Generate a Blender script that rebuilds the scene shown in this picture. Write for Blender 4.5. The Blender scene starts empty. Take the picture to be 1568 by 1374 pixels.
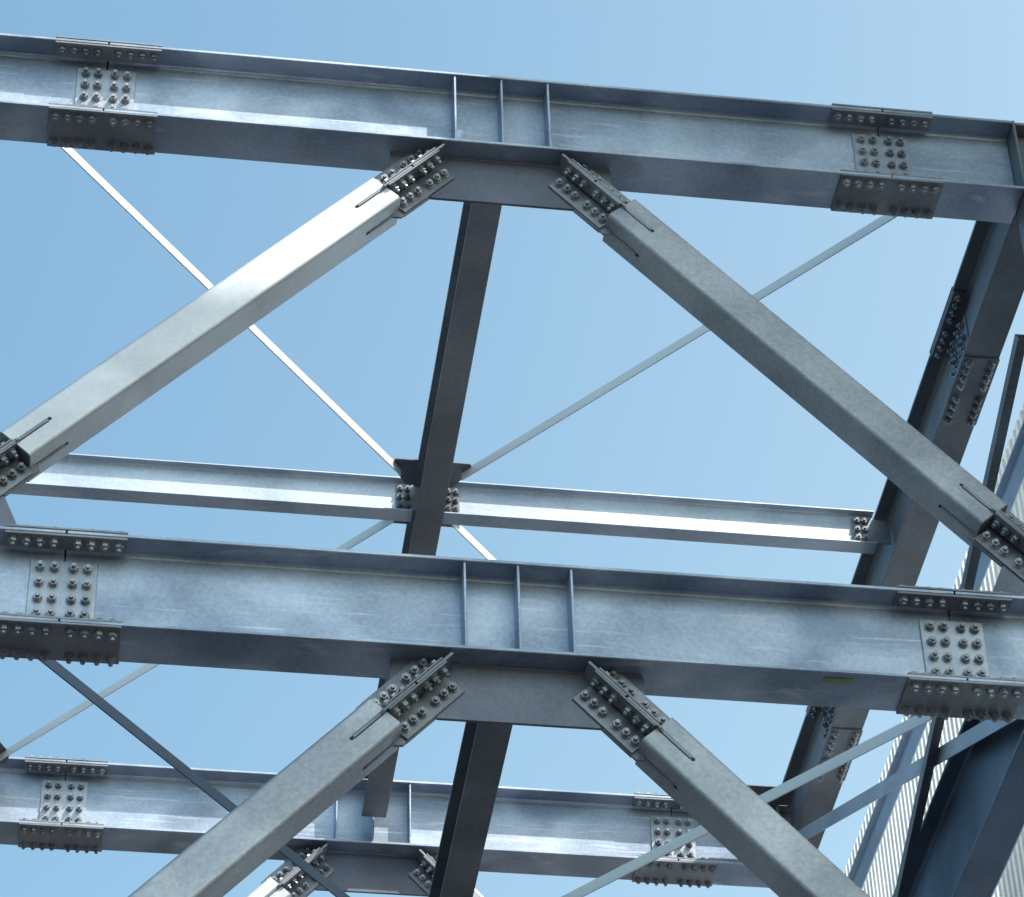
import bpy, bmesh, math, random
from mathutils import Vector, Matrix
random.seed(4)
scene=bpy.context.scene
H,W,TF,TW=.64,.32,.024,.014
LV=4.018      # storey height
DY=7.74       # bay depth
GZ=-16.35     # ground level
XC=3.52       # column centre
XE=3.48       # edge beam centre
NL=3

# ------------------------------------------------------------ materials
def galv(name,dark,light,metal=.6,rough=(.36,.58),stain=.25,bump=.08,seed=0.,contrast=.3,scratch=0.):
    m=bpy.data.materials.new(name);m.use_nodes=True
    nt=m.node_tree;N=nt.nodes;L=nt.links
    b=N['Principled BSDF']
    geo=N.new('ShaderNodeNewGeometry')
    mp=N.new('ShaderNodeMapping');mp.inputs['Location'].default_value=(seed,seed*1.7,seed*.4);L.new(geo.outputs['Position'],mp.inputs['Vector'])
    def noise(scale,detail=4,rough=.55,vec=None,dist=0):
        n=N.new('ShaderNodeTexNoise');n.inputs['Scale'].default_value=scale;n.inputs['Detail'].default_value=detail
        n.inputs['Roughness'].default_value=rough;n.inputs['Distortion'].default_value=dist
        L.new(vec or mp.outputs['Vector'],n.inputs['Vector']);return n.outputs['Fac']
    def ramp(fac,a,b_,ca=(0,0,0,1),cb=(1,1,1,1)):
        r=N.new('ShaderNodeValToRGB');r.color_ramp.elements[0].position=a;r.color_ramp.elements[1].position=b_
        r.color_ramp.elements[0].color=ca;r.color_ramp.elements[1].color=cb;L.new(fac,r.inputs['Fac']);return r.outputs['Color']
    def mix(f,a,c,t='MIX'):
        x=N.new('ShaderNodeMix');x.data_type='RGBA';x.blend_type=t
        if isinstance(f,float): x.inputs[0].default_value=f
        else: L.new(f,x.inputs[0])
        for s,v in ((6,a),(7,c)):
            if isinstance(v,tuple): x.inputs[s].default_value=v
            else: L.new(v,x.inputs[s])
        return x.outputs[2]
    big=noise(1.5,2,.5,None,.4)
    fine=noise(34,3,.75)
    base=mix(ramp(big,.34,.68),dark+(1,),light+(1,))
    base=mix(contrast,base,ramp(fine,.34,.66,(.33,.33,.33,1),(.68,.68,.68,1)),'OVERLAY')
    sp=noise(1.9,3,.6,None,.3)
    f=N.new('ShaderNodeMath');f.operation='MULTIPLY';f.inputs[1].default_value=stain
    L.new(ramp(sp,.63,.76),f.inputs[0])
    base=mix(f.outputs[0],base,(.22,.19,.16,1))
    if scratch:
        sm=N.new('ShaderNodeMapping');sm.inputs['Rotation'].default_value=(0,.5,0);sm.inputs['Scale'].default_value=(2.,6,34)
        L.new(geo.outputs['Position'],sm.inputs['Vector'])
        sc=noise(1.,3,.6,sm.outputs['Vector'],.2)
        g=N.new('ShaderNodeMath');g.operation='MULTIPLY';g.inputs[1].default_value=scratch
        L.new(ramp(sc,.59,.70),g.inputs[0])
        base=mix(g.outputs[0],base,(.70,.73,.77,1))
    L.new(base,b.inputs['Base Color'])
    b.inputs['Metallic'].default_value=metal
    mr=N.new('ShaderNodeMapRange');mr.inputs[1].default_value=.3;mr.inputs[2].default_value=.7
    mr.inputs[3].default_value=rough[0];mr.inputs[4].default_value=rough[1];L.new(sp,mr.inputs[0])
    L.new(mr.outputs[0],b.inputs['Roughness'])
    if bump:
        bp=N.new('ShaderNodeBump');bp.inputs['Strength'].default_value=bump;bp.inputs['Distance'].default_value=.05
        L.new(sp,bp.inputs['Height'])
        L.new(bp.outputs['Normal'],b.inputs['Normal'])
    return m
M_gird=galv('galvanised_girder',(.24,.295,.385),(.48,.545,.65),metal=.77,rough=(.44,.55),bump=.12,scratch=.45,contrast=.32)
M_sec=galv('galvanised_secondary',(.38,.44,.53),(.54,.60,.69),metal=.7,rough=(.46,.54),bump=.08,scratch=.35,contrast=.3,seed=6)
M_web=galv('galvanised_web_plate',(.32,.36,.42),(.45,.485,.55),metal=.7,rough=(.42,.58),seed=9)
M_plate=galv('galvanised_plate',(.19,.20,.23),(.32,.335,.37),metal=.6,rough=(.45,.6),seed=3)
M_guss=galv('primed_gusset',(.12,.13,.17),(.19,.205,.255),metal=.5,rough=(.45,.6),seed=4)
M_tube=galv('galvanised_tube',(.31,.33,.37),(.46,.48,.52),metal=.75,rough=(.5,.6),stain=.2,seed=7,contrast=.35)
M_tube_sunlit=galv('painted_sunlit_tube',(.52,.53,.56),(.68,.69,.72),metal=.75,rough=(.5,.58),stain=.05,seed=7,contrast=.2)  # sunlight put into the base colour of the upper left tubes
M_bolt=galv('zinc_bolt',(.20,.21,.23),(.42,.435,.465),metal=.7,rough=(.35,.5),stain=.1,bump=0)
M_dark=galv('grey_floor_beam',(.12,.13,.15),(.19,.205,.23),metal=.4,rough=(.45,.6),seed=11)
M_floor=galv('grey_cross_beam',(.17,.18,.20),(.26,.275,.30),metal=.4,rough=(.45,.6),seed=12)
M_navy=galv('navy_steel',(.07,.10,.15),(.11,.155,.23),metal=.5,rough=(.4,.55),seed=2)  # even dark navy base colour for the deep edge beam
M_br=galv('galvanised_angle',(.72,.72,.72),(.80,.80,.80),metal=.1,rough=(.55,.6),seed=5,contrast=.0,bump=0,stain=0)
M_br_shade=galv('painted_shade_angle',(.05,.085,.14),(.08,.125,.19),metal=.4,rough=(.4,.55),seed=5,contrast=.05)  # shade put into the colour of the left brace below the top level
def simple(name,col,rough=.7,trans=None):
    m=bpy.data.materials.new(name);m.use_nodes=True;nt=m.node_tree
    b=nt.nodes['Principled BSDF'];b.inputs['Roughness'].default_value=rough
    n=nt.nodes.new('ShaderNodeTexNoise');n.inputs['Scale'].default_value=3.;n.inputs['Detail'].default_value=4
    g=nt.nodes.new('ShaderNodeNewGeometry');nt.links.new(g.outputs['Position'],n.inputs['Vector'])
    r=nt.nodes.new('ShaderNodeValToRGB')
    r.color_ramp.elements[0].position=.3;r.color_ramp.elements[1].position=.7
    r.color_ramp.elements[0].color=tuple(c*.82 for c in col)+(1,);r.color_ramp.elements[1].color=tuple(min(1,c*1.1) for c in col)+(1,)
    nt.links.new(n.outputs['Fac'],r.inputs['Fac']);nt.links.new(r.outputs['Color'],b.inputs['Base Color'])
    if trans:
        t=nt.nodes.new('ShaderNodeBsdfTranslucent');nt.links.new(r.outputs['Color'],t.inputs['Color'])
        mx=nt.nodes.new('ShaderNodeMixShader');mx.inputs[0].default_value=trans
        nt.links.new(b.outputs[0],mx.inputs[1]);nt.links.new(t.outputs[0],mx.inputs[2])
        nt.links.new(mx.outputs[0],nt.nodes['Material Output'].inputs['Surface'])
    return m
M_sheet=simple('white_cladding_sheet',(.93,.95,.97),.5,.95)
M_girt=simple('cladding_rail_paint',(.46,.60,.76),.45)
M_conc=simple('asphalt_yard',(.052,.052,.054),.9)
M_slot=simple('painted_slot_shadow',(.04,.04,.045),.8)  # dark discs and strips painted as the shadow in the tube slots
M_deck=simple('deck_sheet',(.35,.36,.37),.6)
M_tag=simple('tag_green',(.25,.33,.14),.6)
M_wh=simple('warehouse_cladding',(.11,.115,.12),.6)
M_glass=simple('warehouse_glazing',(.03,.035,.04),.15)

# ------------------------------------------------------------ mesh helpers
def V(*a): return Vector(a)
X,Y,Z=V(1,0,0),V(0,1,0),V(0,0,1)
def extr(bm,prof,o,u,v,w,l0,l1):
    a=[bm.verts.new(o+u*p[0]+v*p[1]+w*l0) for p in prof]
    b=[bm.verts.new(o+u*p[0]+v*p[1]+w*l1) for p in prof]
    n=len(prof)
    for i in range(n): bm.faces.new((a[i],a[(i+1)%n],b[(i+1)%n],b[i]))
    bm.faces.new(a[::-1]);bm.faces.new(b)
def box(bm,o,u,v,w,a0,a1,b0,b1,c0,c1):
    extr(bm,[(a0,b0),(a1,b0),(a1,b1),(a0,b1)],o,u,v,w,c0,c1)
def iprof(h,w,tw,tf,r=.02):
    R=[(w/2,0),(w/2,tf),(tw/2+r,tf),(tw/2+r*.3,tf+r*.3),(tw/2,tf+r),
       (tw/2,h-tf-r),(tw/2+r*.3,h-tf-r*.3),(tw/2+r,h-tf),(w/2,h-tf),(w/2,h)]
    return R+[(-x,y) for x,y in R[::-1]]
def cyl(bm,p,d,r,h,n=12,rot=0):
    d=d.normalized();u=d.orthogonal().normalized();v=d.cross(u)
    extr(bm,[(r*math.cos(rot+2*math.pi*i/n),r*math.sin(rot+2*math.pi*i/n)) for i in range(n)],p,u,v,d,0,h)
def bolt(bm,p,d,nut=True,s=1.):
    s*=1.05
    cyl(bm,p,d,.029*s,.005*s,12)
    cyl(bm,p+d*.005*s,d,.0245*s,.022*s,6,random.random()*3)
    if nut: cyl(bm,p+d*.027*s,d,.0125*s,(.014+.008*random.random())*s,8)
def mk(name,bm,mat,parent=None,bev=.003,smooth=False):
    bmesh.ops.recalc_face_normals(bm,faces=bm.faces)
    me=bpy.data.meshes.new(name);bm.to_mesh(me);bm.free();me.materials.append(mat)
    ob=bpy.data.objects.new(name,me);scene.collection.objects.link(ob)
    if parent: ob.parent=parent
    if bev:
        md=ob.modifiers.new('Bevel','BEVEL');md.width=bev;md.segments=1;md.limit_method='ANGLE';md.angle_limit=math.radians(40)
    return ob
def dup(root,loc,mat=None):
    new=root.copy();scene.collection.objects.link(new);new.location=loc
    if mat:
        new.material_slots[0].link='OBJECT';new.material_slots[0].material=mat
    for c in root.children:
        k=c.copy();scene.collection.objects.link(k);k.parent=new
    return new
P=bmesh.new

# ------------------------------------------------------------ girder
def splice(pl,wp,bo,o,ax,sd):
    for s in (-1,1):
        box(wp,o,ax,sd,Z,-.185,.185,s*TW/2,s*(TW/2+.012),.10,.535)
        for cx in (-.13,-.052,.052,.13):
            for cz in (.155,.262,.37,.478):
                bolt(bo,o+ax*cx+sd*s*(TW/2+.012)+Z*cz,sd*s,True)
        for z0,z1 in ((TF,TF+.016),(H-TF-.016,H-TF)):
            box(pl,o,ax,sd,Z,-.335,.335,s*.035,s*.157,z0,z1)
        for cx in (-.29,-.215,-.14,-.065,.065,.14,.215,.29):
            y=sd*s*.108
            bolt(bo,o+ax*cx+y+Z*(H+.016),Z,False)
            bolt(bo,o+ax*cx+y+Z*(H-TF-.016),-Z,True)
            bolt(bo,o+ax*cx+y+Z*(TF+.016),Z,False)
            bolt(bo,o+ax*cx+y-Z*.016,-Z,True)
    box(pl,o,ax,sd,Z,-.335,.335,-.163,.163,H,H+.016)
    box(pl,o,ax,sd,Z,-.335,.335,-.163,.163,-.016,0)
def girder(name):
    b=P();pr=iprof(H,W,TW,TF)
    for a,c in ((-XC+.152,-2.504),(-2.496,2.496),(2.504,XC-.152)):
        extr(b,pr,V(0,0,0),Y,Z,X,a,c)
    root=mk(name,b,M_gird,bev=.004)
    pl=P();bo=P();wp=P()
    for s in (-1,1): splice(pl,wp,bo,V(s*2.5,0,0),X,Y)
    st=P()
    for x in (-.3,0,.3):
        for s in (-1,1):
            y0=s*(TW/2+.001);y1=s*.152;k=s*.028
            extr(st,[(y0,TF+.03),(y0+k,TF+.002),(y1,TF+.002),(y1,H-TF-.002),(y0+k,H-TF-.002),(y0,H-TF-.03)],V(x,0,0),Y,Z,X,-.007,.007)
    gp=P()
    extr(gp,[(-.70,-.001),(-.705,-.13),(-.445,-.372),(.445,-.372),(.705,-.13),(.70,-.001)],V(0,0,0),X,Z,Y,-.01,.01)
    for s in (-1,1):
        extr(gp,[(0,0),(s*.012,0),(0,-.012)],V(0,s*.0105,-.0005),Y,Z,X,-.69,.69)
    mk('flange_splice_plates',pl,M_plate,root,.003)
    mk('web_splice_plates',wp,M_web,root,.003)
    mk('bolts',bo,M_bolt,root,0)
    mk('stiffeners',st,M_gird,root,.002)
    mk('gusset_plate',gp,M_guss,root,.002)
    return root
# ------------------------------------------------------------ diagonal tube brace
def diagonal(name,s,mat):
    a=V(s*.671,0,-.741).normalized();n=V(s*.741,0,.671).normalized()
    o=V(s*.575,0,-.247)
    w=.125
    t=P();r=.028
    pr=[]
    for cx,cy,a0 in ((w-r,w-r,0),(-w+r,w-r,90),(-w+r,-w+r,180),(w-r,-w+r,270)):
        for k in range(5):
            an=math.radians(a0+22.5*k);pr.append((cx+r*math.cos(an),cy+r*math.sin(an)))
    extr(t,pr,o,n,Y,a,.245,3.36)
    root=mk(name,t,mat,bev=.0)
    pl=P();bo=P();sl=P()
    def node(base,d):
        box(pl,base,n,Y,d,-.172,.172,-.009,.009,.006,.246)
        for q in (-1,1):
            extr(pl,[(.246,q*.12),(.246,q*.172),(.275,q*.172),(.31,q*.132),(.52,q*.132),(.52,q*.12)],base,d,n,Y,-.009,.009)
            extr(pl,[(.246,q*.12),(.246,q*.148),(.262,q*.148),(.285,q*.131),(.50,q*.131),(.50,q*.12)],base,d,Y,n,-.009,.009)
            cyl(sl,base+d*.512+Y*q*.1235,Y*q,.013,.002,12)
            cyl(sl,base+d*.532+n*q*.1235,n*q,.013,.002,12)
            for g in (-1,1):
                box(sl,base+Y*q*.1240,n,Y,d,g*.0095,g*.013,0,q*.0022,.27,.50)
                box(sl,base+n*q*.1240,Y,n,d,g*.0095,g*.013,0,q*.0022,.29,.52)
            box(pl,base,n,Y,d,-.009,.009,q*.0105,q*.148,.006,.245)
            box(pl,base,n,Y,d,-.009,.009,q*.0105,q*.148,-.30,-.006)
            for g in (-1,1):
                box(pl,base,n,Y,d,g*.03,g*.168,q*.011,q*.023,-.232,.236)
                box(pl,base,n,Y,d,g*.0105,g*.0225,q*.034,q*.15,-.232,.236)
                for tt in (-.195,-.125,-.055,.055,.125,.195):
                    bolt(bo,base+d*tt+n*g*.108+Y*q*.023,Y*q,True)
                    bolt(bo,base+d*tt+Y*q*.098+n*g*.0225,n*g,g<0)
        box(pl,base,n,Y,d,-.118,.118,-.118,.118,.2405,.2455)
    node(o,a)
    ob=o+a*3.605
    node(ob,-a)
    c1=ob+n*.178;c2=ob-n*.178
    zt=-LV+H+.001;xf=s*(XC-.151)
    gp=P()
    extr(gp,[(xf,c1.z+.14),(c1.x,c1.z),(c2.x,c2.z),(s*2.72,zt),(xf,zt)],V(0,0,0),X,Z,Y,-.01,.01)
    mk('connection_plates',pl,M_plate,root,.002)
    mk('bolts',bo,M_bolt,root,0)
    mk('slot_ends',sl,M_slot,root,0)
    mk('corner_gusset',gp,M_guss,root,.002)
    return root
g0=girder('steel_girder')
dl0=diagonal('diagonal_tube_brace',-1,M_tube_sunlit)
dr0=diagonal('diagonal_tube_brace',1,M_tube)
for y in (0,DY):
    for k in range(NL):
        if (y,k)!=(0,0):
            dup(g0,V(0,y,-LV*k))
            if k<NL-1:
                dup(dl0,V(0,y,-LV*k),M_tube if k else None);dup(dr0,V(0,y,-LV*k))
# ------------------------------------------------------------ columns
def column(name,x,y,top=.655):
    b=P()
    pr=[(c-.15,a) for a,c in iprof(.30,.22,.012,.018)]
    extr(b,pr,V(0,0,0),X,Y,Z,GZ+.3,top)
    root=mk(name,b,M_dark,bev=.004);root.location=V(x,y-.04,0)
    c=P()
    for k in range(NL):
        for z in (0,H-TF):
            for s in (-1,1): box(c,V(0,0,-LV*k+z),X,Y,Z,-.13,.13,s*.008,s*.108,0,TF)
    box(c,V(0,0,0),X,Y,Z,-.28,.28,-.28,.28,GZ+.26,GZ+.299)
    mk('continuity_plates',c,M_plate,root,.003)
    f=P();box(f,V(0,0,0),X,Y,Z,-.5,.5,-.5,.5,GZ-.4,GZ+.259);mk('footing',f,M_deck,root,.01)
    return root
for x in (-XC,XC):
    for y in (0,DY): column('steel_column',x,y)
# ------------------------------------------------------------ longitudinal edge beams
def edgebeam(name):
    b=P();pr=iprof(H,.25,TW,TF)
    for a,c in ((.078,1.746),(1.754,5.986),(5.994,DY-.155)): extr(b,pr,V(0,0,0),X,Z,Y,a,c)
    root=mk(name,b,M_dark,bev=.004)
    pl=P();bo=P()
    for yy in (1.75,5.99):
        o=V(0,yy,0)
        for s in (-1,1):
            box(pl,o,Y,X,Z,-.185,.185,s*TW/2,s*(TW/2+.012),.10,.535)
            for cx in (-.13,-.052,.052,.13):
                for cz in (.155,.262,.37,.478): bolt(bo,o+Y*cx+X*s*(TW/2+.012)+Z*cz,X*s)
            for z0,z1 in ((TF,TF+.016),(H-TF-.016,H-TF)): box(pl,o,Y,X,Z,-.335,.335,s*.03,s*.122,z0,z1)
            for cx in (-.29,-.215,-.14,-.065,.065,.14,.215,.29):
                bolt(bo,o+Y*cx+X*s*.08+Z*(H+.016),Z);bolt(bo,o+Y*cx+X*s*.08+Z*(H-TF-.016),-Z)
                bolt(bo,o+Y*cx+X*s*.08+Z*(TF+.016),Z);bolt(bo,o+Y*cx+X*s*.08-Z*.016,-Z)
        box(pl,o,Y,X,Z,-.335,.335,-.128,.128,H,H+.016);box(pl,o,Y,X,Z,-.335,.335,-.128,.128,-.016,0)
    mk('splice_plates',pl,M_dark,root,.003);mk('bolts',bo,M_bolt,root,0)
    return root
e0=edgebeam('edge_beam');e0.location=V(XE,0,0)
for k in range(NL):
    if k>1: dup(e0,V(XE,0,-LV*k))
    dup(e0,V(-XE,0,-LV*k))
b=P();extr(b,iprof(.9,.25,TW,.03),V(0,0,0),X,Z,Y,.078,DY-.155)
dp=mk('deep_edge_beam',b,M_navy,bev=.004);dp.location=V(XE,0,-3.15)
# ------------------------------------------------------------ central floor beam + secondary beams
def floorbeam(name):
    b=P();hz=.39
    extr(b,iprof(hz,.2,.01,.016,.012),V(0,0,H-hz),X,Z,Y,.166,DY-.166)
    root=mk(name,b,M_floor,bev=.003)
    p=P();bo=P()
    for yy,sg in ((.0,1),(DY,-1)):
        box(p,V(0,yy,0),X,Y,Z,.006,.016,sg*.012,sg*.36,H-hz+.05,H-.05)
        for cz in (-.1,0,.1):bolt(bo,V(.016,yy+sg*.28,H-hz/2+cz),X)
    mk('fin_plate',p,M_plate,root,.002);mk('bolts',bo,M_bolt,root,0)
    return root
def secondary(name,s):
    hd,wd=.318,.13;z0=H-hd
    b=P();extr(b,iprof(hd,wd,.009,.014,.012),V(0,0,z0),Y,Z,X,*sorted((s*.115,s*3.34)))
    root=mk(name,b,M_sec,bev=.003)
    p=P();bo=P()
    for x0,x1 in ((.008,.235),(3.17,3.46)):
        box(p,V(0,0,z0),X,Y,Z,*sorted((s*x0,s*x1)),-.0155,-.005,.045,hd-.045)
        for cz in (.08,.159,.238):
            for dx in (0,.055):
                xx=(.15+dx) if x0<1 else (3.21+dx)
                bolt(bo,V(s*xx,-.0155,z0+cz),-Y,True,.85)
    mk('fin_plates',p,M_plate,root,.002);mk('bolts',bo,M_bolt,root,0)
    return root
f0=floorbeam('floor_beam')
s0=secondary('secondary_beam',-1);s0.location=V(0,DY/2,0)
s1=secondary('secondary_beam',1);s1.location=V(0,DY/2,0)
for k in range(1,NL):
    dup(f0,V(0,0,-LV*k),M_dark);dup(s0,V(0,DY/2,-LV*k));dup(s1,V(0,DY/2,-LV*k))
# ------------------------------------------------------------ horizontal angle braces
def angle(name,p0,p1,leg=.075,mat=M_br,up=Z,trim0=.0,trim1=.0,flip=1,hl=None):
    d=(p1-p0);l=d.length;d.normalize();sd=up.cross(d).normalized()*flip
    b=P();t=.009;hl=hl or leg
    extr(b,[(0,0),(hl,0),(hl,-t),(t,-t),(t,-leg),(0,-leg)],p0,sd,up,d,trim0,l-trim1)
    return mk(name,b,mat,bev=0)
def gus(pts,z,par):
    b=P();extr(b,pts,V(0,0,z),X,Y,Z,0,.01);return mk('brace_gusset',b,M_dark,par,.001)
for k in range(NL):
    z=.56-LV*k
    for sx in (-1,1):
        for y0 in (0,DY):
            sg=1 if y0==0 else -1
            p0=V(sx*3.3,y0,z);p1=V(0,DY/2,z)
            q0,q1=(p0,p1) if y0==0 else (p1,p0)
            fl=1 if Z.cross(q1-q0).y>0 else -1
            ob=angle('horizontal_angle_brace',q0,q1,.078,M_br_shade if (k==1 and sx<0 and y0==0) else M_br,Z,.34,.34,fl,.05)
            yc=DY/2
            gus([(sx*.105,yc-sg*.085),(sx*.17,yc-sg*.085),(sx*.30,yc-sg*.30),(sx*.27,yc-sg*.36),(sx*.105,yc-sg*.36)],z-.0105,ob)
            gus([(sx*3.34,y0+sg*.18),(sx*2.98,y0+sg*.18),(sx*2.95,y0+sg*.32),(sx*3.05,y0+sg*.5),(sx*3.34,y0+sg*.5)],z-.0105,ob)
# side-bay bracing
for k in range(2):
    for sx in (-1,1):
        angle('side_angle_brace',V(sx*3.33,.15,-LV*(k+1)+.45),V(sx*3.33,DY-.7,-LV*k-.05),.11,M_web,V(sx*-1,0,0),0,0,1)
        angle('side_angle_brace',V(sx*3.25,.15,-LV*k-1.0),V(sx*3.25,DY-.2,-LV*k-3.75),.085,M_dark,V(sx*-1,0,0),0,0,1)
# ------------------------------------------------------------ cladding wall
def wall():
    b=P();per=.1;y=.3;pts=[]
    while y<DY+3.5:
        pts+=[(0,y),(0,y+per*.5),(.022,y+per*.6),(.022,y+per*.9)];y+=per
    zs=[-.2,-2.2,-4.3,-6.4,-8.5,-10.6,-12.7,GZ+.5]
    rows=[[b.verts.new(V(3.80+p[0],p[1],z)) for p in pts] for z in zs]
    for i in range(len(zs)-1):
        for j in range(len(pts)-1): b.faces.new((rows[i][j],rows[i][j+1],rows[i+1][j+1],rows[i+1][j]))
    root=mk('corrugated_cladding_wall',b,M_sheet,bev=0)
    g=P()
    for z in [-.70-1.05*i for i in range(14)]:
        extr(g,[(0,0),(.0,.22),(-.06,.22),(-.06,.205),(-.012,.205),(-.012,.0)],V(3.79,0,z),X,Z,Y,.3,DY+3.5)
    mk('cladding_rails',g,M_girt,root,.002)
wall()
# ------------------------------------------------------------ added unseen canopy (off to the right, casts the shade)
def shade_canopy():
    b=P();z=9.;d=.1
    for x0,x1,y0,y1 in ((3.9,15.,-4.6,-1.5),(1.5,15.,-13.,-4.6)):
        pts=[];x=x0
        while x<x1:
            pts+=[(x,0),(x+d*.5,0),(x+d*.6,.05),(x+d*.9,.05)];x+=d
        A=[b.verts.new(V(p[0],y0,z+p[1])) for p in pts];B=[b.verts.new(V(p[0],y1,z+p[1])) for p in pts]
        for j in range(len(pts)-1): b.faces.new((A[j],A[j+1],B[j+1],B[j]))
    root=mk('added_shade_canopy',b,M_deck,bev=0)
    s=P();y0,y1,x1=-13.,-1.5,15.
    for yy,x0 in ((y0+.2,1.5),(-9.,1.5),(-5.1,1.5),(y1-.2,3.9)): extr(s,iprof(.4,.2,.01,.016),V(0,yy,z-.405),Y,Z,X,x0,x1)
    for xx in (4.6,10.4,x1-.5):
        for yy in (y0+.2,y1-.2): extr(s,[(p,q-.15) for p,q in iprof(.3,.3,.012,.018)],V(xx,yy,0),X,Y,Z,GZ,z-.41)
    mk('frame',s,M_gird,root,0)
shade_canopy()
tg=P();box(tg,V(0,0,0),X,Y,Z,-.08,.08,-.022,.022,-.003,0);t=mk('inspection_tag',tg,M_tag,bev=0);t.location=V(1.78,-.09,-LV-.002)
# ------------------------------------------------------------ unseen buildings added to darken reflections near the horizon
def warehouse(loc,rot,wd,ht,dp_):
    b=P();n=int(wd/1.2)
    pts=[(-wd/2,0)]
    for i in range(n):
        x=-wd/2+wd*i/n;d=wd/n
        pts+=[(x+d*.1,-.12),(x+d*.5,-.12),(x+d*.6,0)]
    pts+=[(wd/2,0),(wd/2,dp_),(-wd/2,dp_)]
    extr(b,pts,V(0,0,0),X,Y,Z,0,ht)
    root=mk('added_warehouse',b,M_wh,bev=0);root.location=loc;root.rotation_euler=(0,0,rot)
    g=P();k=P();nb=int(wd/6)
    for i in range(nb):
        x=-wd/2+wd*(i+.5)/nb
        for z0,z1 in ((4,6),(ht*.5,ht*.5+2.2),(ht*.8,ht*.8+1.6)):
            box(g,V(x,-.16,0),X,Y,Z,-2,2,0,.03,z0,z1)
            for q in (-2.05,-.03,1.99): box(k,V(x,-.2,0),X,Y,Z,q,q+.06,0,.08,z0,z1)
            box(k,V(x,-.24,0),X,Y,Z,-2.1,2.1,0,.12,z0-.1,z0-.01)
    box(k,V(0,0,0),X,Y,Z,-wd/2-.2,wd/2+.2,-.3,dp_+.2,ht+.003,ht+.5)
    mk('windows',g,M_glass,root,0);mk('window_frames_and_parapet',k,M_deck,root,0)
warehouse(V(6,46,GZ),0,150,24,18)
warehouse(V(52,2,GZ),-math.pi/2,90,24,18)
warehouse(V(-60,4,GZ),math.pi/2,90,18,18)
# ------------------------------------------------------------ ground
gb=P();S=600
vs=[gb.verts.new(V(x,y,GZ)) for x,y in ((-S,-S),(S,-S),(S,S),(-S,S))];gb.faces.new(vs)
mk('ground',gb,M_conc,bev=0)
# ------------------------------------------------------------ world / sun / camera
sd=V(.40,-.36,.84).normalized()
elev=math.asin(sd.z);az=math.atan2(sd.x,sd.y)
w=bpy.data.worlds.new("World");scene.world=w;w.use_nodes=True
nt=w.node_tree;bg=nt.nodes['Background']
sky=nt.nodes.new('ShaderNodeTexSky');sky.sky_type='NISHITA';sky.sun_disc=False
sky.sun_elevation=elev;sky.sun_rotation=az;sky.air_density=1.0;sky.dust_density=1.5;sky.ozone_density=1.0;sky.altitude=0
gn=nt.nodes.new('ShaderNodeMix');gn.data_type='RGBA';gn.blend_type='MULTIPLY';gn.inputs[0].default_value=1
# colour gain painted over the sky, paler towards the sunny lower right
tc=nt.nodes.new('ShaderNodeTexCoord')
dt=nt.nodes.new('ShaderNodeVectorMath');dt.operation='DOT_PRODUCT';dt.inputs[1].default_value=V(.93,-.1,-.34).normalized()
nt.links.new(tc.outputs['Generated'],dt.inputs[0])
mr=nt.nodes.new('ShaderNodeMapRange');mr.interpolation_type='SMOOTHSTEP'
mr.inputs[1].default_value=-.42;mr.inputs[2].default_value=.08
nt.links.new(dt.outputs['Value'],mr.inputs[0])
hz=nt.nodes.new('ShaderNodeMix');hz.data_type='RGBA';nt.links.new(mr.outputs[0],hz.inputs[0])
hz.inputs[6].default_value=(1.70,2.10,1.82,1);hz.inputs[7].default_value=(2.85,2.76,2.04,1)
nt.links.new(hz.outputs[2],gn.inputs[7])
nt.links.new(sky.outputs[0],gn.inputs[6]);nt.links.new(gn.outputs[2],bg.inputs[0]);bg.inputs[1].default_value=.15
ld=bpy.data.lights.new('sun','SUN');ld.energy=5;ld.angle=math.radians(.5);ld.color=(1,.97,.92)
lo=bpy.data.objects.new('sun',ld);scene.collection.objects.link(lo)
lo.rotation_euler=(-sd).to_track_quat('-Z','Y').to_euler()
cd=bpy.data.cameras.new('camera');co=bpy.data.objects.new('camera',cd);scene.collection.objects.link(co)
f=V(.1198,.7409,.6609).normalized();r=V(.9902,-.1375,-.0253);r=(r-f*r.dot(f)).normalized();u=r.cross(f)
M=Matrix((( r.x,u.x,-f.x,-2.2222),(r.y,u.y,-f.y,-13.8243),(r.z,u.z,-f.z,-14.7312),(0,0,0,1)))
co.matrix_world=M
cd.sensor_width=36;cd.sensor_fit='HORIZONTAL';cd.lens=4911.2/1568*36;cd.clip_end=3000
scene.camera=co
scene.view_settings.view_transform='Standard'
scene.view_settings.look='None';scene.view_settings.exposure=0
